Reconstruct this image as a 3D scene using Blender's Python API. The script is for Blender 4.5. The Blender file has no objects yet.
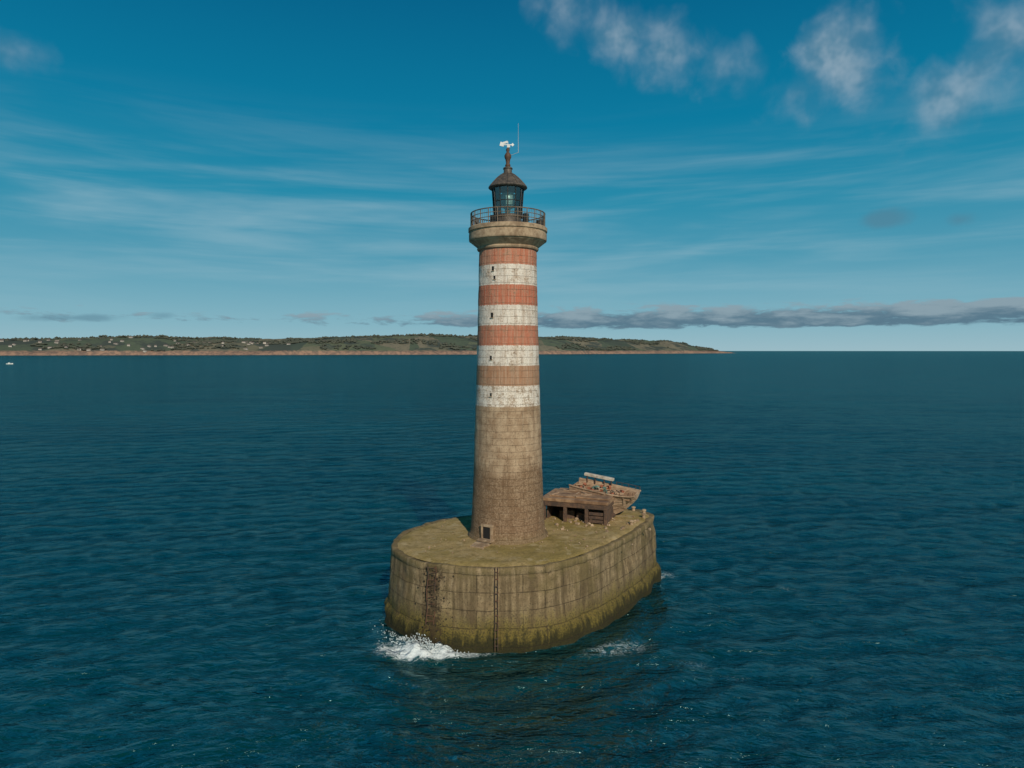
import bpy, bmesh, math, random
import numpy as np
from mathutils import Vector, Matrix, noise as mnoise
random.seed(7); rng=np.random.RandomState(5)
scene=bpy.context.scene
scene.view_settings.view_transform='Standard'
scene.view_settings.look='None'
scene.view_settings.exposure=0
R=math.radians

# ---------------------------------------------------------------- helpers
class NT:
    def __init__(s,nt): s.nt=nt; s.N=nt.nodes; s.L=nt.links
    def node(s,t,**k):
        n=s.N.new(t)
        for a,b in k.items(): setattr(n,a,b)
        return n
    def put(s,inp,v):
        if isinstance(v,bpy.types.NodeSocket): s.L.new(v,inp)
        else:
            if hasattr(inp,'default_value'):
                try: inp.default_value=v
                except Exception:
                    inp.default_value=(v,v,v)
    def m(s,op,a,b=0.0,c=0.0,clamp=False):
        n=s.node('ShaderNodeMath',operation=op,use_clamp=clamp)
        s.put(n.inputs[0],a); s.put(n.inputs[1],b)
        if op in('MULTIPLY_ADD','SMOOTH_MIN','SMOOTH_MAX'): s.put(n.inputs[2],c)
        return n.outputs[0]
    def ss(s,v,a,b,o0=0.0,o1=1.0):
        n=s.node('ShaderNodeMapRange',interpolation_type='SMOOTHSTEP')
        s.put(n.inputs['Value'],v); n.inputs['From Min'].default_value=a; n.inputs['From Max'].default_value=b
        n.inputs['To Min'].default_value=o0; n.inputs['To Max'].default_value=o1
        return n.outputs['Result']
    def mix(s,f,a,b,bt='MIX'):
        n=s.node('ShaderNodeMix',data_type='RGBA',blend_type=bt)
        s.put(n.inputs[0],f)
        for i,v in((6,a),(7,b)):
            if isinstance(v,tuple) and len(v)==3: v=(*v,1)
            s.put(n.inputs[i],v)
        return n.outputs[2]
    def noise(s,vec,scale,detail=4,rough=.55,dist=0.0):
        n=s.node('ShaderNodeTexNoise')
        s.put(n.inputs['Vector'],vec); n.inputs['Scale'].default_value=scale
        n.inputs['Detail'].default_value=detail; n.inputs['Roughness'].default_value=rough
        n.inputs['Distortion'].default_value=dist
        return n.outputs['Fac']
    def map(s,vec,scale=(1,1,1),loc=(0,0,0),rot=(0,0,0),vt='POINT'):
        n=s.node('ShaderNodeMapping',vector_type=vt); s.put(n.inputs['Vector'],vec)
        n.inputs['Scale'].default_value=scale; n.inputs['Location'].default_value=loc; n.inputs['Rotation'].default_value=rot
        return n.outputs[0]
    def ramp(s,f,stops,interp='LINEAR'):
        n=s.node('ShaderNodeValToRGB'); cr=n.color_ramp; cr.interpolation=interp
        while len(cr.elements)>1: cr.elements.remove(cr.elements[0])
        cr.elements[0].position=stops[0][0]; cr.elements[0].color=(*stops[0][1],1)
        for p,c in stops[1:]:
            e=cr.elements.new(p); e.color=(*c,1)
        s.put(n.inputs[0],f); return n.outputs[0]
    def bump(s,h,strength,dist,normal=None):
        n=s.node('ShaderNodeBump'); n.inputs['Strength'].default_value=strength; n.inputs['Distance'].default_value=dist
        s.put(n.inputs['Height'],h)
        if normal is not None: s.L.new(normal,n.inputs['Normal'])
        return n.outputs[0]

def newmat(name):
    m=bpy.data.materials.new(name); m.use_nodes=True
    t=NT(m.node_tree); p=m.node_tree.nodes['Principled BSDF']
    tc=t.node('ShaderNodeTexCoord')
    return m,t,p,tc

def simple(name,col,rough=.7,metal=0,var=.35,vscale=6.,bump=.3,col2=None,stretch=(1,1,1)):
    m,t,p,tc=newmat(name)
    v=t.map(tc.outputs['Object'],stretch)
    n=t.noise(v,vscale,5,.65); n2=t.noise(v,vscale*.2,3)
    c2=col2 if col2 else tuple(c*(1-var) for c in col)
    c=t.mix(t.ss(t.m('ADD',t.m('MULTIPLY',n,.6),t.m('MULTIPLY',n2,.4)),.38,.62),col,c2)
    t.put(p.inputs['Base Color'],c); p.inputs['Roughness'].default_value=rough; p.inputs['Metallic'].default_value=metal
    t.put(p.inputs['Normal'],t.bump(n,bump,.03))
    return m

def mkobj(name,verts,faces,mat=None,parent=None,smooth=False,uvs=None):
    me=bpy.data.meshes.new(name); me.from_pydata(verts,[],faces); me.update()
    ob=bpy.data.objects.new(name,me); scene.collection.objects.link(ob)
    if mat: me.materials.append(mat)
    if smooth:
        for p in me.polygons: p.use_smooth=True
    if uvs is not None:
        l=me.uv_layers.new(name='UVMap')
        for i,lp in enumerate(me.loops): l.data[i].uv=uvs[i]
    if parent: ob.parent=parent
    return ob

def empty(name,loc=(0,0,0)):
    e=bpy.data.objects.new(name,None); scene.collection.objects.link(e); e.location=loc; e.empty_display_size=1
    return e

class MB:
    def __init__(s): s.v=[]; s.f=[]
    def box(s,c,size,rot=(0,0,0),taper=1.0):
        M=Matrix.Translation(c)@(Matrix.Rotation(rot[2],4,'Z')@Matrix.Rotation(rot[1],4,'Y')@Matrix.Rotation(rot[0],4,'X'))
        o=len(s.v); x,y,z=[a/2 for a in size]
        for k,(a,b,cc) in enumerate([(-1,-1,-1),(1,-1,-1),(1,1,-1),(-1,1,-1),(-1,-1,1),(1,-1,1),(1,1,1),(-1,1,1)]):
            q=taper if cc>0 else 1
            s.v.append(tuple(M@Vector((a*x*q,b*y*q,cc*z))))
        for f in [(0,3,2,1),(4,5,6,7),(0,1,5,4),(1,2,6,5),(2,3,7,6),(3,0,4,7)]: s.f.append(tuple(o+i for i in f))
    def blob(s,c,r):
        o=len(s.v)
        for d in((1,0,0),(-1,0,0),(0,1,0),(0,-1,0),(0,0,1),(0,0,-1)):
            k=r*random.uniform(.6,1.3); s.v.append((c[0]+d[0]*k,c[1]+d[1]*k,c[2]+d[2]*k))
        for f in((0,2,4),(2,1,4),(1,3,4),(3,0,4),(2,0,5),(1,2,5),(3,1,5),(0,3,5)): s.f.append(tuple(o+i for i in f))
    def tube(s,a,b,r,r2=None,n=8):
        a=Vector(a); b=Vector(b); d=(b-a)
        if d.length<1e-6: return
        q=d.to_track_quat('Z','Y'); o=len(s.v); r2=r if r2 is None else r2
        for P,rr in((a,r),(b,r2)):
            for i in range(n):
                t=2*math.pi*i/n; s.v.append(tuple(P+q@Vector((rr*math.cos(t),rr*math.sin(t),0))))
        for i in range(n): s.f.append((o+i,o+(i+1)%n,o+n+(i+1)%n,o+n+i))
        s.f.append(tuple(o+i for i in reversed(range(n)))); s.f.append(tuple(o+n+i for i in range(n)))
    def ring(s,c,R_,r,n=48,k=6):
        o=len(s.v)
        for i in range(n):
            t=2*math.pi*i/n
            for j in range(k):
                u=2*math.pi*j/k
                s.v.append((c[0]+(R_+r*math.cos(u))*math.cos(t),c[1]+(R_+r*math.cos(u))*math.sin(t),c[2]+r*math.sin(u)))
        for i in range(n):
            for j in range(k):
                s.f.append((o+i*k+j,o+((i+1)%n)*k+j,o+((i+1)%n)*k+(j+1)%k,o+i*k+(j+1)%k))
    def lathe(s,c,prof,n=48,cap=True):
        o=len(s.v); m=len(prof)
        for i in range(n):
            t=2*math.pi*i/n
            for r,z in prof: s.v.append((c[0]+r*math.cos(t),c[1]+r*math.sin(t),z))
        for i in range(n):
            for j in range(m-1):
                a=o+i*m+j; b=o+((i+1)%n)*m+j
                s.f.append((a,b,b+1,a+1))
        if cap:
            s.f.append(tuple(o+i*m for i in reversed(range(n)))); s.f.append(tuple(o+i*m+m-1 for i in range(n)))
    def obj(s,name,mat,parent=None,smooth=False,bevel=0):
        ob=mkobj(name,s.v,s.f,mat,parent,smooth)
        if bevel:
            b=ob.modifiers.new('b','BEVEL'); b.width=bevel; b.segments=2; b.limit_method='ANGLE'
        return ob

# ---------------------------------------------------------------- camera
cam=bpy.data.cameras.new('camera'); co=bpy.data.objects.new('camera',cam); scene.collection.objects.link(co)
cam.lens=24; cam.sensor_width=36; cam.clip_end=100000; cam.clip_start=.1
co.location=(0,0,19); co.rotation_euler=(R(90-2.8),0,0); scene.camera=co

# ---------------------------------------------------------------- light
SUN_EL=32; SUN_AZ=163   # azimuth measured clockwise from +Y
sd=Vector((math.sin(R(SUN_AZ))*math.cos(R(SUN_EL)),math.cos(R(SUN_AZ))*math.cos(R(SUN_EL)),math.sin(R(SUN_EL))))
su=bpy.data.lights.new('sun','SUN'); su.energy=3.4; su.angle=R(.5); su.color=(1,.88,.73)
so=bpy.data.objects.new('sun',su); scene.collection.objects.link(so)
so.rotation_euler=(-sd).to_track_quat('-Z','Y').to_euler(); so.location=(30,-60,90)

w=bpy.data.worlds.new('World'); scene.world=w; w.use_nodes=True
try:
    w.cycles.sampling_method='MANUAL'; w.cycles.sample_map_resolution=512
except Exception: pass
t=NT(w.node_tree); bg=w.node_tree.nodes['Background']
sky=t.node('ShaderNodeTexSky',sky_type='NISHITA'); sky.sun_disc=False; sky.sun_elevation=R(SUN_EL); sky.sun_rotation=R(SUN_AZ)
tc=t.node('ShaderNodeTexCoord'); sp=t.node('ShaderNodeSeparateXYZ'); t.L.new(tc.outputs['Generated'],sp.inputs[0])
X,Y,Z=sp.outputs
DEG=180/math.pi
el=t.m('MULTIPLY',t.m('ARCSINE',Z),DEG); az=t.m('MULTIPLY',t.m('ARCTAN2',X,Y),DEG)
def sr(c): return tuple((v/255/12.92 if v/255<=.04045 else ((v/255+.055)/1.055)**2.4) for v in c)
e01=t.m('DIVIDE',el,60.0,clamp=True)
grad=t.ramp(e01,[(0.0,sr((156,188,199))),(.035,sr((132,177,193))),(.12,sr((80,152,177))),(.2,sr((36,137,168))),(.3,sr((2,120,157))),(.45,sr((0,96,136))),(1,sr((0,70,108)))])
grad10=t.mix(1.0,grad,(10,10,10),'MULTIPLY')
nis=t.mix(1.0,sky.outputs[0],(.4,.95,.95),'MULTIPLY')
base=t.mix(.96,nis,grad10)
cv=t.node('ShaderNodeCombineXYZ'); t.put(cv.inputs[0],az); t.put(cv.inputs[1],el)
P=cv.outputs[0]
cs=t.map(P,(.022,.19,1),rot=(0,0,R(-5)))
c1=t.noise(cs,1.0,5,.55,.6)
cs2=t.map(P,(.05,.6,1),loc=(3,1,0),rot=(0,0,R(-7)))
c2=t.noise(cs2,1.0,4,.6,.4)
band=t.m('MULTIPLY',t.ss(el,1.5,7),t.ss(el,20,10))
cir=t.m('MULTIPLY',t.m('MULTIPLY',t.ss(t.m('ADD',t.m('MULTIPLY',c1,.65),t.m('MULTIPLY',c2,.35)),.41,.70),band),.5)
col=t.mix(cir,base,tuple(10*v for v in sr((166,194,204))))
# cumulus puffs at fixed sky directions (az, el, radius az, radius el, tilt, strength)
puffs=[(4.8,25.8,2.8,2.2,-30,.8),(8.6,23.9,3.5,1.8,-25,.8),(12.8,22.4,3.3,2.2,-10,.8),(17.0,21.3,2.8,1.5,-8,.45),
 (25.3,20.5,3.9,3.3,25,1.0),(22.3,18.9,2.2,1.4,20,.45),(32.8,17.4,4.2,2.4,28,.75),(36.3,20.3,3.8,3.0,35,.8),(-36.3,19.2,3.0,1.2,0,.45)]
nn=t.noise(P,.30,5,.50,.3)
nd=t.m('MULTIPLY',t.m('SUBTRACT',nn,.5),2.4)
def puff(p,soft=1.25):
    a,e,ra,re,tl,s=p
    q=t.map(P,(ra,re,1),(a,e,0),(0,0,R(tl)),'TEXTURE')
    ln=t.node('ShaderNodeVectorMath',operation='LENGTH'); t.L.new(q,ln.inputs[0])
    d=t.m('ADD',t.m('SUBTRACT',1.0,ln.outputs['Value']),nd)
    return t.m('MULTIPLY',t.ss(d,-.4,soft),s)
den=None
for p in puffs:
    q=puff(p); den=q if den is None else t.m('MAXIMUM',den,q)
shade=t.ss(t.noise(t.map(P,loc=(0.5,-.9,0)),.40,3,.55),.36,.64)
ccol=t.mix(shade,tuple(10*v for v in sr((154,174,188))),tuple(10*v for v in sr((92,134,158))))
col=t.mix(t.m('MULTIPLY',den,.85),col,ccol)
# low bank of clouds over the horizon
lb=t.noise(t.map(P,(.27,1.15,1)),1.0,6,.62,.2)
lb2=t.m('ADD',lb,t.ss(az,-18,12,-.13,.12))
env=t.m('MULTIPLY',t.ss(el,1.5,2.3),t.ss(el,4.3,2.5))
ld=t.m('MULTIPLY',t.ss(t.m('ADD',lb2,t.m('MULTIPLY',env,.36)),.70,.86),t.ss(env,.0,.35))
lcol=t.mix(t.ss(t.m('ADD',el,t.m('MULTIPLY',t.m('SUBTRACT',lb,.5),5.0)),1.9,3.6),tuple(10*v for v in sr((84,113,132))),tuple(10*v for v in sr((138,158,169))))
col=t.mix(t.m('MULTIPLY',ld,.9),col,lcol)
small=[(28.3,9.4,1.9,.6,5,.7),(33.0,9.0,1.1,.6,0,.65),(-32.6,2.3,2.6,.25,2,.7),(-27,2.6,.8,.25,2,.5)]
d2=None
for p in small:
    q=puff(p,.8); d2=q if d2 is None else t.m('MAXIMUM',d2,q)
col=t.mix(t.m('MULTIPLY',d2,.75),col,tuple(10*v for v in sr((86,124,144))))
t.put(bg.inputs['Color'],col); bg.inputs['Strength'].default_value=.1

# ---------------------------------------------------------------- materials
def stone_mat(name,kind):
    m,t,p,tc=newmat(name)
    uv=tc.outputs['UV']; ob=tc.outputs['Object']
    sp=t.node('ShaderNodeSeparateXYZ'); t.L.new(ob,sp.inputs[0]); z=sp.outputs[2]
    big=t.noise(ob,.35,3,.6); mid=t.noise(ob,1.6,5,.68); fine=t.noise(ob,9,5,.75)
    streak=t.noise(t.map(uv,(2.2,.16,1)),1.0,5,.65,.3)
    streak2=t.noise(t.map(uv,(6,.3,1),loc=(5,2,0)),1.0,4,.7,.2)
    br=t.node('ShaderNodeTexBrick'); t.put(br.inputs['Vector'],uv)
    if kind=='tower':
        br.inputs['Brick Width'].default_value=1.05; br.inputs['Row Height'].default_value=.475; br.inputs['Mortar Size'].default_value=.014
    else:
        br.inputs['Brick Width'].default_value=2.9; br.inputs['Row Height'].default_value=1.12; br.inputs['Mortar Size'].default_value=.026
    br.inputs['Scale'].default_value=1; br.inputs['Mortar Smooth'].default_value=.5; br.inputs['Bias'].default_value=0
    br.inputs['Color1'].default_value=(.0,.0,.0,1); br.inputs['Color2'].default_value=(1,1,1,1); br.inputs['Mortar'].default_value=(.5,.5,.5,1)
    mort=t.m('MULTIPLY',br.outputs['Fac'],t.ss(mid,.35,.6,.35,1.0)); blk=br.outputs['Color']
    if kind=='tower':
        st=t.mix(t.ss(mid,.35,.65),(.47,.335,.215),(.30,.195,.115))
        st=t.mix(t.m('MULTIPLY',blk,.35),st,(.50,.37,.24))
        st=t.mix(t.ss(streak,.50,.70,0,.65),st,(.16,.092,.05))
        st=t.mix(t.ss(fine,.53,.68,0,.8),st,(.11,.066,.036))
        st=t.mix(t.m('MULTIPLY',t.ss(streak2,.55,.7),.3),st,(.56,.45,.32))
        low=t.ss(t.m('ADD',z,t.m('MULTIPLY',big,2.5)),12.4,11.0)
        st=t.mix(t.m('MULTIPLY',low,t.ss(fine,.36,.58,.3,.85)),st,(.155,.09,.047))
        zz=t.m('ADD',z,t.m('MULTIPLY',t.m('SUBTRACT',fine,.5),.22))
        f=t.m('DIVIDE',t.m('SUBTRACT',zz,14.0),14.0,clamp=True)
        WH=(.80,.73,.635); RD=(.50,.12,.06); RD2=(.48,.145,.078); BR=(.37,.185,.10)
        bs=[(14,(0,0,0)),(15.0,WH),(16.49,BR),(17.93,WH),(19.35,RD2),(20.75,WH),(22.18,RD),(23.6,WH),(25.02,RD2),(26.2,(0,0,0))]
        bandc=t.ramp(f,[((a-14)/14,c) for a,c in bs],'CONSTANT')
        ispaint=t.ramp(f,[(0,(0,0,0)),((15.0-14)/14,(1,1,1)),((26.2-14)/14,(0,0,0))],'CONSTANT')
        pc=t.mix(t.ss(streak2,.4,.70,0,.42),bandc,(.60,.47,.35))
        pc=t.mix(t.ss(streak,.44,.70,0,.5),pc,(.33,.21,.135))
        pc=t.mix(t.ss(mid,.50,.66,0,.35),pc,(.38,.26,.175))
        pc=t.mix(t.ss(fine,.49,.66,0,.42),pc,(.35,.235,.155))
        wear=t.m('ADD',t.m('ADD',t.m('MULTIPLY',mid,.4),t.m('MULTIPLY',fine,.6)),t.ss(z,19.5,15.0,0,.06))
        peel=t.m('ADD',t.ss(wear,.555,.605,0,.85),t.ss(t.noise(ob,22,3,.6),.54,.64,0,.45),clamp=True)
        peel=t.m('MAXIMUM',peel,t.m('MULTIPLY',mort,.3))
        c=t.mix(t.m('MULTIPLY',ispaint,t.m('SUBTRACT',1.0,t.m('MULTIPLY',peel,.75))),st,pc)
        c=t.mix(t.m('MULTIPLY',mort,.35),c,(.16,.11,.07))
        c=t.mix(t.m('MULTIPLY',t.ss(z,6.4,5.3),.45),c,(.16,.125,.055))
    else:
        st=t.mix(t.ss(mid,.35,.65),(.34,.245,.135),(.20,.138,.072))
        st=t.mix(t.m('MULTIPLY',blk,.35),st,(.40,.30,.175))
        st=t.mix(t.ss(streak,.38,.62,0,.82),st,(.10,.068,.034))
        st=t.mix(t.m('MULTIPLY',t.ss(streak2,.57,.70),.3),st,(.44,.35,.22))
        st=t.mix(t.ss(fine,.51,.67,0,.82),st,(.06,.044,.026))
        st=t.mix(t.ss(big,.48,.62,0,.4),st,(.16,.12,.045))
        zn=t.m('ADD',z,t.m('ADD',t.m('MULTIPLY',t.m('SUBTRACT',mid,.5),1.8),t.m('MULTIPLY',t.m('SUBTRACT',streak,.5),3.0)))
        alg=t.m('MULTIPLY',t.ss(zn,2.9,1.1),.85)
        ac=t.mix(t.ss(fine,.4,.62),(.17,.128,.019),(.055,.047,.011))
        st=t.mix(alg,st,ac)
        st=t.mix(t.m('MULTIPLY',t.ss(zn,1.5,.7),.85),st,(.018,.018,.008))
        dx=t.m('DIVIDE',t.m('SUBTRACT',sp.outputs[0],-5.0),.75)
        front_=t.ss(sp.outputs[1],46,45)
        pt=t.m('MULTIPLY',t.m('SUBTRACT',1.15,t.m('ABSOLUTE',dx)),front_)
        pt=t.ss(t.m('ADD',pt,t.m('MULTIPLY',t.m('SUBTRACT',t.noise(ob,2.6,4,.7),.5),4.5)),.2,1.0)
        st=t.mix(t.m('MULTIPLY',pt,.75),st,(.045,.028,.016))
        st=t.mix(t.m('MULTIPLY',t.ss(zn,4.6,5.5),.4),st,(.19,.148,.055))
        c=t.mix(t.m('MULTIPLY',mort,.7),st,(.05,.036,.022))
    t.put(p.inputs['Base Color'],c); p.inputs['Roughness'].default_value=.88; p.inputs['Specular IOR Level'].default_value=.25
    h=t.m('SUBTRACT',t.m('ADD',t.m('MULTIPLY',mid,.5),t.m('MULTIPLY',fine,.6)),t.m('MULTIPLY',mort,.5))
    t.put(p.inputs['Normal'],t.bump(h,.9,.11))
    return m
M_tower=stone_mat('weathered_painted_masonry','tower')
M_pier=stone_mat('pier_masonry','pier')
def deckmat():
    m,t,p,tc=newmat('weathered_deck'); ob=tc.outputs['Object']
    a=t.noise(ob,.28,4,.65,.4); b=t.noise(ob,1.3,5,.7); c=t.noise(ob,7,5,.75)
    k=t.mix(t.ss(a,.38,.62),(.40,.29,.13),(.29,.215,.07))
    k=t.mix(t.ss(b,.46,.64,0,.6),k,(.19,.14,.046))
    k=t.mix(t.ss(c,.50,.68,0,.6),k,(.12,.083,.035))
    k=t.mix(t.ss(t.noise(t.map(ob,loc=(9,3,1)),.8,4,.7),.54,.67,0,.65),k,(.46,.36,.20))
    t.put(p.inputs['Base Color'],k); p.inputs['Roughness'].default_value=.95; p.inputs['Specular IOR Level'].default_value=.2
    t.put(p.inputs['Normal'],t.bump(t.m('ADD',b,t.m('MULTIPLY',c,.6)),.8,.1))
    return m
M_deck=deckmat()
M_conc=simple('gallery_concrete',(.43,.315,.20),.85,0,.5,3.0,.5,(.22,.145,.085))
M_iron=simple('rusted_iron',(.075,.05,.035),.7,.2,.5,5,.4,(.14,.06,.03))
M_dark=simple('dark_painted_metal',(.035,.04,.04),.5,.2,.4,6,.2)
M_roofm=simple('lantern_roof_metal',(.15,.12,.09),.55,.3,.4,5,.3,(.07,.06,.05))
M_white=simple('white_paint',(.75,.75,.72),.5,0,.2,4,.1)
M_beam=simple('worn_white_timber',(.62,.55,.45),.8,0,.35,3,.3,(.36,.29,.22))
M_black=simple('painted_interior_shade',(.012,.011,.01),.9,0,.2,3,.1)  # near-black colour stands in for shade inside the tower openings
M_rust=simple('rusty_slab',(.38,.235,.13),.9,0,.5,1.6,.8,(.15,.08,.042))
M_wood=simple('weathered_wood',(.50,.355,.23),.85,0,.5,3,.6,(.24,.15,.09),stretch=(1,1,4))
M_woodd=simple('dark_wood',(.15,.085,.05),.9,0,.5,4,.6,(.06,.04,.03))
M_red=simple('faded_red',(.36,.12,.06),.8,0,.4,5,.4)
M_teal=simple('faded_teal_paint',(.12,.22,.18),.7,0,.4,5,.4)
M_lichen=simple('black_seaweed',(.035,.028,.015),.95,0,.5,8,.8)
M_foam=simple('sea_foam',(.66,.73,.73),.9,0,.12,9,.4)

def glassmat():
    m,t,p,tc=newmat('lantern_glass'); out=m.node_tree.nodes['Material Output']
    tr=t.node('ShaderNodeBsdfTransparent'); tr.inputs[0].default_value=(.75,.88,.86,1)
    gl=t.node('ShaderNodeBsdfGlossy'); gl.inputs['Roughness'].default_value=.05; gl.inputs[0].default_value=(.9,.95,.95,1)
    fr=t.node('ShaderNodeFresnel'); fr.inputs[0].default_value=1.6
    mx=t.node('ShaderNodeMixShader'); t.put(mx.inputs[0],t.m('ADD',fr.outputs[0],.06)); t.L.new(tr.outputs[0],mx.inputs[1]); t.L.new(gl.outputs[0],mx.inputs[2])
    t.L.new(mx.outputs[0],out.inputs[0]); return m
M_glass=glassmat()

# ---------------------------------------------------------------- pier
ctrl=[(-8.45,47.3),(-7.6,45.2),(-6.0,43.5),(-3.9,42.5),(-.75,42.1),(2.4,42.8),(5.25,45.2),(7.8,48.5),(9.95,51.9),(11.4,54.8),(11.75,56.4),(10.9,57.8),(8.6,58.5),(4.5,58.3),(.3,57.4),(-3.5,56.0),(-6.6,53.6),(-8.3,50.3)]
def catmull(pts,k=10):
    out=[];n=len(pts)
    for i in range(n):
        p0,p1,p2,p3=[Vector(pts[(i+j-1)%n]) for j in range(4)]
        for s in range(k):
            u=s/k; out.append(.5*((2*p1)+(p2-p0)*u+(2*p0-5*p1+4*p2-p3)*u*u+(3*p1-p0-3*p2+p3)*u**3))
    return out
outl=catmull(ctrl,14); n=len(outl)
nor=[]
for i in range(n):
    d=(outl[(i+1)%n]-outl[i-1]).normalized(); nor.append(Vector((d.y,-d.x)))
cum=[0]
for i in range(n): cum.append(cum[-1]+(outl[(i+1)%n]-outl[i]).length)
DZ=5.4
prof=[(-.45,DZ-.06),(-.12,DZ),(0,DZ-.02),(.04,DZ-.08),(.04,DZ-.42),(.01,DZ-.46)]
for i in range(1,31): 
    z=DZ-.47-(DZ-.47-1.5)*i/30; prof.append((.01+.22*i/30,z))
prof+=[(.30,1.4),(.42,1.2),(.46,.7),(.5,.2),(.6,-3)]
V=[];F=[];UV=[]
m_=len(prof)
for i in range(n):
    for off,z in prof:
        p=outl[i]+nor[i]*off
        a=mnoise.noise(Vector((p.x*.5,p.y*.5,z*.7)))*.12+mnoise.noise(Vector((p.x*2,p.y*2,z*2)))*.06
        if z<1.6: a*=2.2
        if z>DZ-.5 and off>=0: a-=max(0,mnoise.noise(Vector((p.x*1.3,p.y*1.3,3))))*.22
        p=p+nor[i]*a
        V.append((p.x,p.y,z+(mnoise.noise(Vector((p.x*.8,p.y*.8,9)))*.10 if z>DZ-.2 else 0)))
vl=[0]
for j in range(1,m_): vl.append(vl[-1]+math.hypot(prof[j][0]-prof[j-1][0],prof[j][1]-prof[j-1][1]))
for i in range(n):
    for j in range(m_-1):
        a=i*m_+j; b=((i+1)%n)*m_+j
        F.append((a,a+1,b+1,b))
        for (ii,jj) in((i,j),(i,j+1),(i+1,j+1),(i+1,j)): UV.append((cum[ii],DZ-vl[jj]))
pier=empty('stone_pier')
mkobj('pier_wall',V,F,M_pier,pier,True,UV)
V=[];F=[];ctr=Vector((1.0,50.5)); K=26
for i in range(n):
    inner=outl[i]+nor[i]*(-.40)
    for k in range(K):
        q=ctr.lerp(inner,1-(k/K)); 
        zz=DZ-.05 if k==0 else DZ+.05+.06*mnoise.noise(Vector((q.x*.5,q.y*.5,0)))+.03*mnoise.noise(Vector((q.x*2,q.y*2,4)))
        V.append((q.x,q.y,zz))
V.append((ctr.x,ctr.y,DZ+.05))
for i in range(n):
    for k in range(K-1):
        a=i*K+k; b=((i+1)%n)*K+k; F.append((a,b,b+1,a+1))
    F.append((i*K+K-1,((i+1)%n)*K+K-1,len(V)-1))
mkobj('pier_deck',V,F,M_deck,pier,True)

def wallpt(px,extra=.0,z=3.0):
    i=min(range(n),key=lambda i:abs(outl[i].x-px)+(0 if nor[i].y<0 else 1000))
    off=.03+.25*max(0,(DZ-.47-z))/(DZ-1.47)+(.2 if z<1.4 else 0)
    p=outl[i]+nor[i]*(off+extra); return Vector((p.x,p.y,z)),nor[i],Vector((-nor[i].y,nor[i].x))
b=MB()
for dx in(-.09,.09):
    prev=None
    for z in np.linspace(5.5,.4,12):
        q,nv,tv=wallpt(-.9,.12,z); q=q+Vector((dx,0,0))
        if prev is not None: b.tube(prev,q,.028)
        prev=q
for z in np.arange(.7,5.4,.45):
    q,_,_=wallpt(-.9,.12,z); b.tube(q-Vector((.12,0,0)),q+Vector((.12,0,0)),.028)
b.obj('rung_rail',M_iron,pier)
b=MB()
for dx in(-.25,.25):
    prev=None
    for z in np.linspace(5.3,1.6,10):
        q,_,_=wallpt(-5.0,.12,z); q=q+Vector((dx+.04*math.sin(z*3),0,0)); 
        if prev is not None and not(dx>0 and 2.4<z<3.3): b.tube(prev,q,.035)
        prev=q
for i,z in enumerate(np.arange(1.8,5.3,.38)):
    if i in(2,5): continue
    q,_,_=wallpt(-5.0,.12,z); b.tube(q-Vector((.25,0,0)),q+Vector((.25,0,.05*(-1)**i)),.022)
b.obj('broken_ladder',M_iron,pier)
b=MB()
for i in range(150):
    z=random.uniform(1.2,5.1); x=-5.0+random.gauss(0,.5)
    q,nv,tv=wallpt(x,.0,z); s=random.uniform(.03,.09)
    b.blob(q,s)
b.obj('seaweed_growth',M_lichen,pier)
b=MB()
for (x,y) in[(10.7,54.9),(11.0,56.3),(9.3,52.6),(10.3,57.3)]:
    b.lathe((x,y),[(.14,DZ),(.12,DZ+.25),(.19,DZ+.3),(.17,DZ+.38),(.05,DZ+.42)],12)
b.obj('bollards',M_conc,pier)
b=MB()
for i in range(190):
    a=random.uniform(0,6.28); x=random.gauss(6.3,2.4); y=random.gauss(54,1.6)
    if i>90: x=random.uniform(-6,9); y=random.uniform(45,55)
    if math.hypot(x+.3,y-50)<2.9: continue
    dmin=min((Vector((x,y))-o).length for o in outl)
    if dmin<.7 or x>10.5 or y>57.3: continue
    s=random.uniform(.04,.13) if i>90 else random.uniform(.06,.3)
    b.box((x,y,DZ+.08),(s,s*random.uniform(.6,1.4),s*.7),(random.random(),random.random(),a),.7)
b.obj('rubble',M_conc,pier)

# ---------------------------------------------------------------- lighthouse
CX,CY=-.3,50.0
lh=empty('lighthouse')
pr=[(2.95,5.35),(2.95,5.55),(2.80,5.6),(2.73,5.9),(2.68,6.6),(2.60,8.2),(2.53,10),(2.45,12.5),(2.36,15),(2.27,18),(2.19,21),(2.12,24),(2.08,26.25)]
pz=[z for r,z in pr]; prr=[r for r,z in pr]
zs=sorted(set([5.35,5.55,5.6,5.9]+list(np.linspace(6.2,26.25,110))))
N=128; V=[];F=[];UV=[]
for i in range(N):
    th=2*math.pi*i/N
    for z in zs:
        r=float(np.interp(z,pz,prr)); r+=.03*mnoise.noise(Vector((math.cos(th)*3,math.sin(th)*3,z*1.2)))+.02*mnoise.noise(Vector((math.cos(th)*12,math.sin(th)*12,z*4)))
        V.append((CX+r*math.cos(th),CY+r*math.sin(th),z))
m_=len(zs)
for i in range(N):
    for j in range(m_-1):
        a=i*m_+j;b_=((i+1)%N)*m_+j; F.append((a,b_,b_+1,a+1))
        for ii,jj in((i,j),(i+1,j),(i+1,j+1),(i,j+1)): UV.append((2*math.pi*ii/N*2.34,zs[jj]))
mkobj('tower_shaft',V,F,M_tower,lh,True,UV)
c=(CX,CY)
b=MB()
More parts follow.
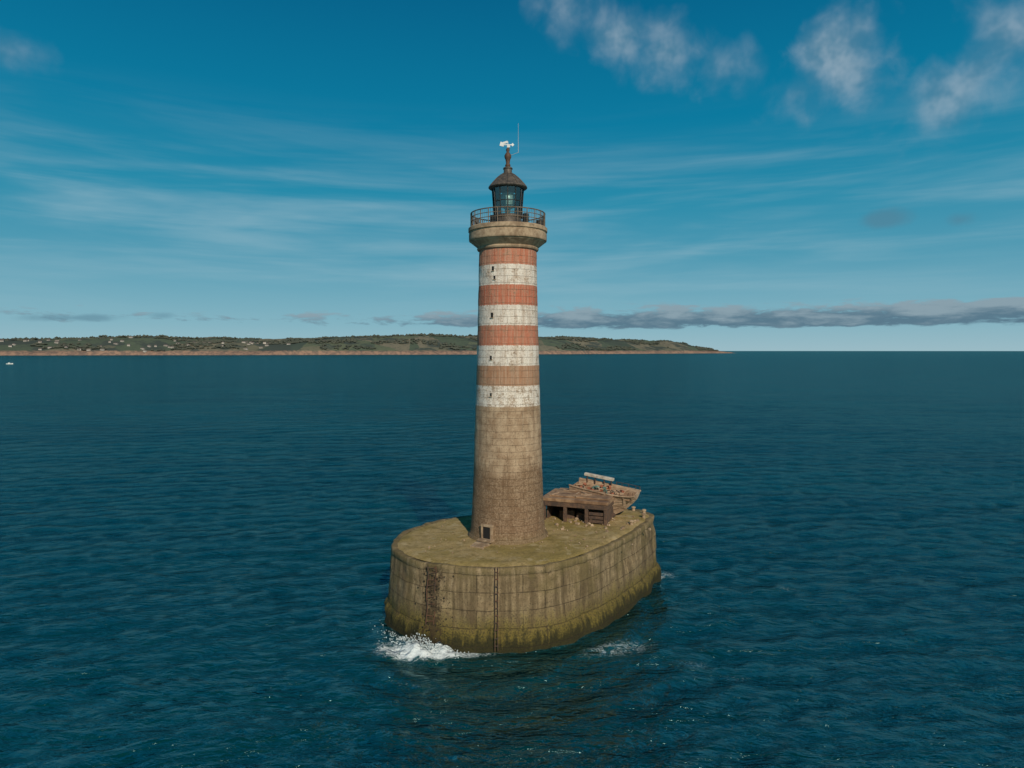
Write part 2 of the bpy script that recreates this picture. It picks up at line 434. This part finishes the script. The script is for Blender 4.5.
b.lathe(c,[(2.04,26.2),(2.2,26.22),(2.24,26.32),(2.2,26.42),(2.3,26.5),(2.5,26.66),(2.66,26.78),(2.70,26.85),(2.80,26.88),(2.82,26.95),(2.82,27.36),(2.77,27.40),(2.77,27.50),(2.86,27.54),(2.86,27.78),(2.80,27.84),(1.2,27.84)],96)
b.obj('gallery',M_conc,lh)
b=MB()
for i in range(24):
    th=2*math.pi*i/24; x=CX+2.68*math.cos(th); y=CY+2.68*math.sin(th)
    b.tube((x,y,27.82),(x,y,28.85),.035,n=6)
for z,r in((28.85,.04),(28.55,.025),(28.25,.025)): b.ring((CX,CY,z),2.68,r,64)
for i in range(96):
    th=2*math.pi*i/96; x=CX+2.68*math.cos(th); y=CY+2.68*math.sin(th)
    b.tube((x,y,27.95),(x,y,28.85),.011,n=4)
b.obj('gallery_railing',simple('weathered_railing',(.19,.14,.095),.7,.1,.5,5,.3),lh)
b=MB()
for th,sz in((-2.0,(.5,.3,.55)),(-1.0,(.35,.3,.7)),(-.2,(.5,.4,.5)),(-2.9,(.4,.3,.6))):
    b.box((CX+2.3*math.cos(th),CY+2.3*math.sin(th),27.84+sz[2]/2),sz,(0,0,th+1.57))
b.obj('equipment_boxes',M_dark,lh,bevel=.02)
b=MB(); b.lathe(c,[(1.05,27.84),(1.08,27.9),(1.0,28.0),(1.0,28.55),(1.1,28.6),(1.1,28.7),(1.0,28.72)],48)
b.obj('lantern_base',M_roofm,lh)
NS=12
b=MB(); r0,r1=1.0,1.14; z0,z1=28.72,30.68
b.lathe(c,[(r0-.03,z0),(r1-.03,z1)],NS,cap=False); b.obj('lantern_glazing',M_glass,lh)
b=MB()
for i in range(NS):
    t0=2*math.pi*i/NS; t1=2*math.pi*(i+1)/NS
    pa=lambda tt,f:Vector((CX+(r0+(r1-r0)*f)*math.cos(tt),CY+(r0+(r1-r0)*f)*math.sin(tt),z0+(z1-z0)*f))
    b.tube(pa(t0,0),pa(t0,1),.04,n=6)
    for f in(0,.5,1): b.tube(pa(t0,f),pa(t1,f),.03 if 0<f<1 else .05,n=6)
b.obj('lantern_frame',M_dark,lh)
b=MB(); b.lathe(c,[(.15,28.7),(.2,29.2),(.42,29.35),(.52,29.6),(.56,29.85),(.52,30.1),(.42,30.35),(.15,30.5)],24)
for z in np.arange(29.4,30.35,.12): b.ring((CX,CY,z),.5,.035,32)
b.obj('lens',simple('fresnel_lens',(.35,.45,.42),.3,.1,.2,5,.1),lh,True)
b=MB(); b.lathe(c,[(1.12,30.66),(1.36,30.68),(1.42,30.74),(1.38,30.82),(1.22,31.0),(.95,31.3),(.62,31.58),(.36,31.74),(.3,31.86),(.3,32.05),(.36,32.1),(.3,32.2),(.12,32.28)],NS*2)
for i in range(NS):
    th=2*math.pi*i/NS; 
    P_=[(1.37,30.84),(1.22,31.02),(.95,31.32),(.62,31.6),(.36,31.76)]
    for (ra,za),(rb,zb) in zip(P_,P_[1:]): b.tube((CX+ra*math.cos(th),CY+ra*math.sin(th),za),(CX+rb*math.cos(th),CY+rb*math.sin(th),zb),.025,n=5)
b.obj('lantern_roof',M_roofm,lh)
b=MB(); b.lathe(c,[(.14,32.2),(.2,32.35),(.13,32.5),(.17,32.75),(.24,32.9),(.25,33.05),(.17,33.2),(.09,33.3),(.13,33.42),(.13,33.52),(.05,33.6),(.03,33.75)],14)
b.obj('finial',M_iron,lh,True)
b=MB()
zv=33.82
b.box((CX-.05,CY,zv),(.85,.05,.07)); b.box((CX-.42,CY,zv+.04),(.3,.045,.3),(0,.25,0)); b.box((CX+.34,CY,zv),(.18,.04,.18),(0,.78,0))
b.box((CX-.18,CY,zv+.16),(.35,.06,.16),(0,-.3,0)); b.tube((CX,CY,33.7),(CX,CY,34.05),.03)
b.box((CX+.05,CY,zv-.14),(.22,.2,.16))
b.obj('wind_vane',M_white,lh,bevel=.01)
b=MB(); ax=CX+.75; 
b.tube((ax,CY-.2,33.2),(ax,CY-.2,33.9),.018); b.tube((ax,CY-.2,33.9),(ax,CY-.2,35.3),.014,.009,6)
b.tube((ax,CY-.2,33.22),(CX,CY,33.0),.016)
b.obj('radio_antenna',simple('grey_antenna',(.42,.44,.44),.5,0,.2,4,.1),lh)
def onwall(th,z,dr=0):
    r=float(np.interp(z,pz,prr))+dr; return (CX+r*math.cos(th),CY+r*math.sin(th),z)
win=MB(); sill=MB()
for th,z,hh,ww in((-2.08,24.75,.30,.16),(-2.02,24.12,.24,.14),(-2.1,21.5,.34,.16),(-2.12,18.5,.28,.15),(-2.1,15.9,.22,.13)):
    rz=th+math.pi/2
    win.box(onwall(th,z,-.05),(ww,.16,hh),(0,0,rz))
    sill.box(onwall(th,z-hh/2-.03,.0),(ww+.08,.16,.05),(0,0,rz))
win.obj('slit_windows',M_black,lh); sill.obj('window_sills',M_conc,lh)  # slits are solid boxes, their inner shade painted near-black
th=-2.12; rz=th+math.pi/2
d=MB(); d.box(onwall(th,6.15,-.02),(.62,.3,.8),(0,0,rz)); d.obj('doorway_opening',M_black,lh)  # solid box, not a recess; the doorway's shade is its colour
d=MB()
tx,ty=-math.sin(th),math.cos(th)
for s in(-1,1):
    q=onwall(th,6.15,.05); d.box((q[0]+s*tx*.38,q[1]+s*ty*.38,6.15),(.13,.34,.86),(0,0,rz))
d.box(onwall(th,6.66,.05),(.98,.36,.16),(0,0,rz)); d.box(onwall(th,5.66,.15),(1.1,.55,.16),(0,0,rz))
d.obj('door_surround',M_conc,lh,bevel=.02)
d=MB()
for k in range(3): d.box(onwall(th,5.45,.5+.3*k),(1.1-.05*k,.3,.3-.07*k),(0,0,rz))
d.obj('door_steps',M_conc,lh,bevel=.02)

# ---------------------------------------------------------------- landing shelter on deck
ls=empty('landing_shelter',(5.55,55.0,DZ)); ls.rotation_euler=(0,0,R(-21))
b=MB()
b.box((0,0,1.74),(5.5,3.9,.24)); b.box((.2,.3,1.92),(4.9,3.1,.1)); 
b.obj('roof_slab',M_rust,ls,bevel=.03)
b=MB()
b.box((0,-1.8,1.42),(5.3,.2,.38)); b.box((0,1.8,1.42),(5.3,.2,.38)); b.box((2.55,0,1.42),(.2,3.4,.38)); b.box((-2.55,0,1.42),(.2,3.4,.38))
for x in(-2.52,-.75,1.0,2.52):
    b.box((x,-1.75,.62),(.26,.26,1.22)); b.box((x,1.75,.62),(.26,.26,1.22))
for i in range(9): b.box((2.5,-1.5+i*.37,.62),(.07,.33,1.22+.0*i))
for i in range(3): b.box((1.77,-1.74,.25+i*.3),(1.2,.07,.24))
b.obj('timber_frame',M_woodd,ls,bevel=.02)
b=MB()
b.box((0,1.2,.62),(4.9,.1,1.22)); b.box((-2.4,0,.58),(.1,2.4,1.15))
b.box((-1.0,-.4,.35),(1.2,.9,.7),(0,0,.3)); b.box((.5,-.6,.3),(1.0,.7,.6),(0,0,-.2))
b.obj('back_boards_and_crates',M_woodd,ls)
b=MB()
for i in range(9):
    b.box((random.uniform(-2.3,2.3),random.uniform(-1.2,1.5),2.0+random.random()*.04),(random.uniform(.3,1.3),random.uniform(.08,.2),.06),(0,random.uniform(-.03,.03),random.uniform(0,3.1)))
b.obj('loose_planks',M_wood,ls)

# ---------------------------------------------------------------- wrecked boat behind it
bt=empty('wrecked_boat',(7.55,56.2,DZ-.05)); bt.rotation_euler=(R(5),R(3),R(-28)); bt.scale=(.9,.95,.86)
st=[(-2.9,1.15,.85,.45,2.9),(-1.5,1.3,.95,.3,2.8),(0,1.38,.85,.25,2.7),(1.2,1.36,.55,.35,2.62),(2.2,1.25,.25,.95,2.6),(2.9,1.05,.1,1.7,2.62),(3.2,.95,.06,2.1,2.66)]
V=[];F=[]
def station(x,ht,hb,zb,zt,off=0):
    return [(x,-(ht-off),zt),(x,-(ht*.6+hb*.4-off),zb+(zt-zb)*.5),(x,-max(hb-off,.01),zb+off),(x,max(hb-off,.01),zb+off),(x,(ht*.6+hb*.4-off),zb+(zt-zb)*.5),(x,(ht-off),zt)]
for s in st: V+=station(*s)
k=len(V)
for s in st: V+=station(s[0],s[1],s[2],s[3],s[4],.07 if s[1]>.2 else .02)
ns=len(st)
for i in range(ns-1):
    for j in range(5):
        a=i*6+j; F.append((a,a+1,a+7,a+6)); a+=k; F.append((a,a+6,a+7,a+1))
    a=i*6; F.append((a,a+6,k+a+6,k+a)); a=i*6+5; F.append((a,k+a,k+a+6,a+6))
F.append((0,k,k+1,1));F.append((1,k+1,k+2,2));F.append((2,k+2,k+3,3));F.append((3,k+3,k+4,4));F.append((4,k+4,k+5,5))
e=(ns-1)*6; F.append((e,e+1,e+2,e+3,e+4,e+5))
mkobj('hull',V,F,M_wood,bt)
b=MB()
for f in(.3,.65,1.0):
    for sgn in(-1,1):
        prev=None
        for x,ht,hb,zb,zt in st:
            yy=np.interp(f,[0,.5,1],[hb,ht*.6+hb*.4,ht])+.01; q=(x,sgn*yy,zb+(zt-zb)*f)
            if prev: b.tube(prev,q,.022 if f<1 else .07,n=5)
            prev=q
b.tube((3.2,-.95,2.66),(3.2,.95,2.66),.07,n=5)
for x,ht,hb,zb,zt in st[1:6]:
    for sgn in(-1,1):
        b.tube((x+.1,sgn*(ht+.02),zt),(x+.1,sgn*(ht*.6+hb*.4+.02),zb+(zt-zb)*.5),.035,n=5)
b.obj('rubbing_strakes',M_wood,bt)
b=MB()
b.box((-2.9,0,1.8),(.1,1.9,1.6)); b.box((-1.0,0,2.25),(3.6,2.2,.08)); b.box((1.8,0,2.2),(2.2,1.9,.08),(0,.03,0))
b.obj('deck_boards',M_rust,bt)
b=MB()
for i in range(30):
    b.box((random.uniform(-2.5,2.3),random.uniform(-.9,.9),random.uniform(2.3,2.66)),(random.uniform(.4,1.6),.09,.08),(random.uniform(-.2,.2),random.uniform(-.15,.15),random.uniform(0,3.1)))
b.obj('broken_timbers',M_wood,bt)
b=MB()
for i in range(10): b.box((random.uniform(-2.3,1.8),random.uniform(-.8,.8),random.uniform(2.4,2.75)),(random.uniform(.2,.5),.25,.2),(random.random(),random.random(),random.random()*3))
b.obj('rusted_scrap',M_red,bt)
b=MB()
for i in range(6): b.box((random.uniform(-2.3,1.2),random.uniform(-.8,.8),random.uniform(2.4,2.75)),(random.uniform(.2,.35),.2,.18),(random.random(),random.random(),random.random()*3))
b.obj('painted_scrap',M_teal,bt)
b=MB()
b.box((-.9,1.15,3.35),(2.9,.35,.26),(0,.06,0)); 
b.obj('white_beam',M_beam,bt,bevel=.03)
b=MB()
for x in(-2.1,-1.3,-.4,.3): b.tube((x,1.15,2.6),(x,1.15,3.3),.06)
for x in(.7,1.3,2.0,2.7,3.15):
    for s in(-1,1):
        y=s*float(np.interp(x,[q[0] for q in st],[q[1] for q in st])); b.tube((x,y,2.6),(x+random.uniform(-.08,.08),y,3.0),.025,n=6)
prev=None
for x in(.7,1.3,2.0,2.7,3.15):
    y=float(np.interp(x,[q[0] for q in st],[q[1] for q in st])); q=(x,y,3.0)
    if prev: b.tube(prev,q,.025,n=6)
    prev=q
b.obj('guard_rail',M_iron,bt)
b=MB()
for x in(-2.0,0,1.3):
    for s in(-1,1): b.box((x,s*.7,.2),(.25,.5,.7),(s*-.5,0,0))
b.obj('cradle_blocks',M_woodd,bt)

# ---------------------------------------------------------------- water
WZ=.28
rr=[2.0]
while rr[-1]<36000:
    r=rr[-1]; q=1.0066 if r<450 else 1.0066+.016*min(1,(r-450)/1500)
    rr.append(r*q if r>22 else r*1.1)
rr=np.array(rr)
A=np.concatenate([np.arange(-52,52.01,.18),np.arange(55,306,3.0)])*math.pi/180
RR,AA=np.meshgrid(rr,A,indexing='ij')
Xw=RR*np.sin(AA); Yw=RR*np.cos(AA); Zw=np.zeros_like(Xw)
spc=RR*.0066
front=(np.abs(((AA+math.pi)%(2*math.pi))-math.pi)<R(53))
nw_=90
for i in range(nw_):
    lam=.65*(8/.65)**(rng.rand()**1.1)
    ang=R(-64)+rng.normal()*R(32)
    kx,ky=math.cos(ang)*2*math.pi/lam,math.sin(ang)*2*math.pi/lam
    amp=lam*.0050*(1 if lam<4 else .45)
    att=np.clip((lam/(spc*2.2)-1),0,1)*front
    mod=.65+.35*np.sin(Xw*rng.uniform(-.12,.12)+Yw*rng.uniform(-.12,.12)+rng.rand()*6.28)
    Zw+=att*mod*amp*np.sin(kx*Xw+ky*Yw+rng.rand()*6.28)
dp=np.hypot(Xw-.5,(Yw-49.5)); 
Zw+=front*.08*np.exp(-np.clip(dp-9,0,99)/10)*np.sin(dp*2*math.pi/2.9+Xw*.2)
sp_=np.exp(-(((Xw+5.6)/2.2)**2+((Yw-41.9)/1.0)**2)); Zw+=front*sp_*(.28+.25*np.sin(Xw*3.1+Yw*2)+.15*np.sin(Xw*7-Yw*5))
nr,na=Xw.shape
verts=np.stack([Xw,Yw,Zw],-1).reshape(-1,3)
ii,jj=np.meshgrid(np.arange(nr-1),np.arange(na),indexing='ij')
a=ii*na+jj; b2=ii*na+(jj+1)%na; faces=np.stack([a,b2,b2+na,a+na],-1).reshape(-1,4)[:, ::-1]
me=bpy.data.meshes.new('water')
nf=len(faces)
me.vertices.add(len(verts)); me.vertices.foreach_set('co',verts.ravel())
loops=np.concatenate([faces.ravel(),np.arange(na)])
me.loops.add(len(loops)); me.loops.foreach_set('vertex_index',loops.astype(np.int32))
me.polygons.add(nf+1)
ls_=np.concatenate([np.arange(nf)*4,[nf*4]]).astype(np.int32); me.polygons.foreach_set('loop_start',ls_)
me.update(calc_edges=True); me.validate()
me.polygons.foreach_set('use_smooth',np.ones(len(me.polygons),dtype=bool))
def g(x0,y0,sx,sy,rot=0):
    c_,s_=math.cos(rot),math.sin(rot); dx=Xw-x0; dy=Yw-y0
    return np.exp(-(((dx*c_+dy*s_)/sx)**2+((-dx*s_+dy*c_)/sy)**2))
foam=1.1*g(-5.9,41.3,2.1,1.0,-.12)+.75*g(-3.4,41.2,2.3,.6,-.05)+.55*g(-8.1,42.4,1.1,1.1)+.44*g(8.0,42.4,2.8,1.6,.2)+.42*g(10.9,39.8,2.2,1.2,-.3)+.36*g(13.0,38.0,1.6,.8)+.55*g(13.1,56.4,1.0,1.5)+.42*g(21,53,4,1.0,-.4)+.42*g(-6,37.6,3.4,.4,-.35)+.4*g(-14,46,5,.5,.7)+.36*g(5.0,41.5,2.5,1.2,.5)
op=np.array([[o.x+nn_.x*.5,o.y+nn_.y*.5] for o,nn_ in zip(outl,nor)])
near=(dp<16)
dl=np.full(Xw.shape,99.0)
idx=np.where(near); pts=np.stack([Xw[idx],Yw[idx]],-1)
dmin=np.full(len(pts),99.0)
for o in op: dmin=np.minimum(dmin,np.hypot(pts[:,0]-o[0],pts[:,1]-o[1]))
dl[idx]=dmin
foam+=.4*np.exp(-(dl/.35)**2)
att=me.attributes.new('foam','FLOAT','POINT')
if len(me.vertices)==foam.size: att.data.foreach_set('value',np.clip(foam,0,1.3).ravel().astype(np.float32))
wo=bpy.data.objects.new('water',me); scene.collection.objects.link(wo); wo.location.z=WZ
m,t,p,tc=newmat('sea_water'); ob=tc.outputs['Object']; out=m.node_tree.nodes['Material Output']
at=t.node('ShaderNodeAttribute',attribute_name='foam')
n1=t.noise(t.map(ob,(.45,1,1),rot=(0,0,R(22))),1.7,4,.66,.4)
n3=t.noise(t.map(ob,(.42,1,1),rot=(0,0,R(28))),.30,4,.66,.5)
n5=t.noise(t.map(ob,(.35,1,1),rot=(0,0,R(18))),.06,3,.6,.3)
n4=t.noise(t.map(ob,(.012,.035,1),rot=(0,0,R(-12))),1.0,4,.62,.8)
hgt=t.m('ADD',t.m('ADD',t.m('MULTIPLY',n3,1.25),t.m('MULTIPLY',n1,.38)),t.m('MULTIPLY',n5,3.0))
bmp=t.bump(hgt,1.0,1.0)
wc=t.mix(t.ss(n4,.33,.68),(.0003,.021,.025),(.0005,.038,.043))
ff=t.noise(ob,1.5,7,.72,.9); f2=t.noise(ob,6,4,.7,.6)
ridg=t.m('SUBTRACT',1.0,t.m('MULTIPLY',t.m('ABSOLUTE',t.m('SUBTRACT',ff,.5)),6.0))
fv=t.m('ADD',t.m('ADD',t.m('MULTIPLY',ridg,.5),t.m('MULTIPLY',f2,.5)),t.m('MULTIPLY',at.outputs['Fac'],.85))
fm=t.m('MULTIPLY',t.ss(fv,.98,1.45),t.ss(at.outputs['Fac'],.1,.4))
aer=t.m('MULTIPLY',t.ss(at.outputs['Fac'],.15,1.0),.45)
wc=t.mix(aer,wc,(.02,.13,.13))
c=t.mix(fm,wc,(.70,.76,.75))
df=t.node('ShaderNodeBsdfDiffuse'); t.put(df.inputs[0],c); t.L.new(bmp,df.inputs['Normal'])
gl=t.node('ShaderNodeBsdfGlossy'); gl.inputs['Roughness'].default_value=.13; gl.inputs[0].default_value=(.55,.92,.93,1); t.L.new(bmp,gl.inputs['Normal'])
fr=t.node('ShaderNodeFresnel'); fr.inputs[0].default_value=1.33; t.L.new(bmp,fr.inputs['Normal'])
fac=t.m('MULTIPLY',t.m('MINIMUM',t.m('MULTIPLY',fr.outputs[0],.95),.31),t.m('SUBTRACT',1.0,fm))
mx=t.node('ShaderNodeMixShader'); t.put(mx.inputs[0],fac); t.L.new(df.outputs[0],mx.inputs[1]); t.L.new(gl.outputs[0],mx.inputs[2])
t.L.new(mx.outputs[0],out.inputs[0])
me.materials.append(m)

b=MB()
for i in range(1100):
    x=random.gauss(-5.4,1.0); q,nv,tv=wallpt(x,.2+abs(random.gauss(0,.45)),0.3)
    hmax=.75*math.exp(-((x+5.2)/.9)**2)+.12
    z=WZ+.05+abs(random.gauss(0,.42))*hmax; b.blob((q.x+random.gauss(0,.08),q.y,z),random.uniform(.012,.05))
b.obj('wave_splash',M_foam)

# ---------------------------------------------------------------- headland
def shore(x): return float(np.interp(x,[-9000,-3500,-2000,-900,0,600,1100,1500,1700],[1500,2350,2620,2980,3420,3880,4420,4850,5050]))
def ridge(x): return float(np.interp(x,[-9000,-3500,-2400,-1700,-1000,-500,100,600,1000,1300,1520,1700],[90,84,80,86,94,104,112,108,94,72,38,-3]))
def land_h(x,v):
    d=v+55*mnoise.noise(Vector((x*.003,3.3,0)))+22*mnoise.noise(Vector((x*.012,1.3,0)))
    if d<0: return -4
    tipf=min(1,max(0,(1680-x)/350))
    cl=(15+11*mnoise.noise(Vector((x*.004,7,0)))+5*mnoise.noise(Vector((x*.02,2,0))))*min(1,d/22)*min(1,tipf*1.6)
    rise=(ridge(x)-15)*(1-math.exp(-max(d-20,0)/330))*min(1,tipf*1.3)
    nz=mnoise.fractal(Vector((x*.0016,v*.0022,.5)),1,2,4)*18*min(1,d/300)*tipf
    tr=abs(mnoise.noise(Vector((x*.03,v*.03,5))))*8*max(0,min(1,(d-120)/200))
    return -2+cl+rise+nz+tr
us=np.concatenate([np.linspace(-9000,-3000,90),np.linspace(-2990,1700,650)])
vs=np.concatenate([np.linspace(-70,120,26),np.linspace(135,1500,56)])
V=[];F=[]
for x in us:
    s=shore(x)
    for v in vs: V.append((x,s+v,land_h(x,v)))
nv_=len(vs)
for i in range(len(us)-1):
    for j in range(nv_-1):
        a=i*nv_+j; F.append((a,a+nv_,a+nv_+1,a+1))
m,t,p,tc=newmat('headland_ground'); ob=tc.outputs['Object']
sp=t.node('ShaderNodeSeparateXYZ'); t.L.new(ob,sp.inputs[0]); z=sp.outputs[2]
vo=t.node('ShaderNodeTexVoronoi'); t.put(vo.inputs['Vector'],t.map(ob,(.006,.0035,0))); vo.inputs['Scale'].default_value=1
sc=t.node('ShaderNodeSeparateColor'); t.L.new(vo.outputs['Color'],sc.inputs[0])
fld=t.ramp(sc.outputs[0],[(0,(.075,.095,.045)),(.25,(.12,.13,.06)),(.45,(.20,.165,.095)),(.62,(.085,.105,.05)),(.78,(.16,.14,.075)),(.9,(.05,.065,.035))],'CONSTANT')
na_=t.noise(ob,.008,5,.65); nb=t.noise(ob,.05,4,.7)
g1=t.mix(t.ss(na_,.48,.58),fld,(.045,.052,.032))
g1=t.mix(t.ss(nb,.52,.66,0,.6),g1,(.04,.046,.03))
cliff=t.mix(t.ss(nb,.4,.6),(.34,.19,.115),(.18,.105,.068))
zc=t.m('ADD',z,t.m('MULTIPLY',nb,14.0))
c=t.mix(t.ss(zc,21,28),cliff,g1)
c=t.mix(.16,c,(.20,.27,.30))  # distance haze painted in: bluish tint mixed into the land colour
t.put(p.inputs['Base Color'],c); p.inputs['Roughness'].default_value=1; p.inputs['Specular IOR Level'].default_value=0
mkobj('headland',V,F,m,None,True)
V=[];F=[]
def addtree(x,y,z,r,h):
    o=len(V)
    for k in range(6):
        a=k*1.047+random.random()*.5; V.append((x+r*math.cos(a)*random.uniform(.7,1.2),y+r*math.sin(a)*random.uniform(.7,1.2),z+h*random.uniform(.3,.55)))
    V.append((x,y,z+h)); V.append((x,y,z))
    for k in range(6): F.append((o+k,o+(k+1)%6,o+6)); F.append((o+(k+1)%6,o+k,o+7))
cnt=0
while cnt<4200:
    x=random.uniform(-3000,1560); v=random.uniform(60,1000)
    if mnoise.noise(Vector((x*.004,v*.006,11)))<.10: continue
    h=land_h(x,v)
    if h<16: continue
    addtree(x,shore(x)+v,h-2,random.uniform(6,13),random.uniform(7,14)); cnt+=1
mt=simple('distant_foliage',(.06,.07,.05),1,0,.4,.02,0,(.085,.09,.062))
mkobj('distant_trees',V,F,mt)
wall=MB(); roof=MB()
for i in range(80):
    x=random.choice([random.gauss(-2100,200),random.gauss(-1500,260),random.uniform(-2400,-900)]); v=random.uniform(45,330)
    h=land_h(x,v); 
    if h<10: continue
    y=shore(x)+v; L=random.uniform(8,18); W=random.uniform(6,9); H=random.uniform(3,5.5); rz=random.uniform(-.4,.4)
    wall.box((x,y,h+H/2-1),(L,W,H+2),(0,0,rz))
    o=len(roof.v); M=Matrix.Translation((x,y,h+H))@Matrix.Rotation(rz,4,'Z')
    for q in[(-L/2-.3,-W/2-.4,.0),(L/2+.3,-W/2-.4,.0),(L/2+.3,W/2+.4,.0),(-L/2-.3,W/2+.4,.0),(-L/2-.3,0,W*.42),(L/2+.3,0,W*.42)]: roof.v.append(tuple(M@Vector(q)))
    for f in[(0,1,5,4),(2,3,4,5),(1,2,5),(3,0,4),(0,3,2,1)]: roof.f.append(tuple(o+k for k in f))
vil=empty('coastal_village')
wall.obj('house_walls',simple('rendered_walls',(.50,.46,.40),.9,0,.4,.02,0),vil); roof.obj('house_roofs',simple('slate_roofs',(.14,.11,.10),.9,0,.3,.02,0),vil)

mb=empty('motorboat',(-688,935,WZ)); mb.rotation_euler=(0,0,R(10)); mb.scale=(.8,.8,.8)
V=[];F=[]
S=[(-5,1.5,1.4),(0,1.7,1.5),(3.5,1.2,1.8),(5.5,.05,2.2)]
for x,w_,h in S: V+=[(x,-w_,h),(x,-w_*.6,-.3),(x,w_*.6,-.3),(x,w_,h)]
for i in range(3):
    for j in range(3): a=i*4+j; F.append((a,a+1,a+5,a+4))
    F.append((i*4,i*4+4,i*4+7,i*4+3))
F.append((0,3,2,1)); mkobj('hull',V,F,M_white,mb)
b=MB(); b.box((-.5,0,2.1),(3.4,2.2,1.3),(0,0,0),.8); b.tube((-.5,0,2.7),(-.5,0,4),.06); b.obj('cabin',M_white,mb)
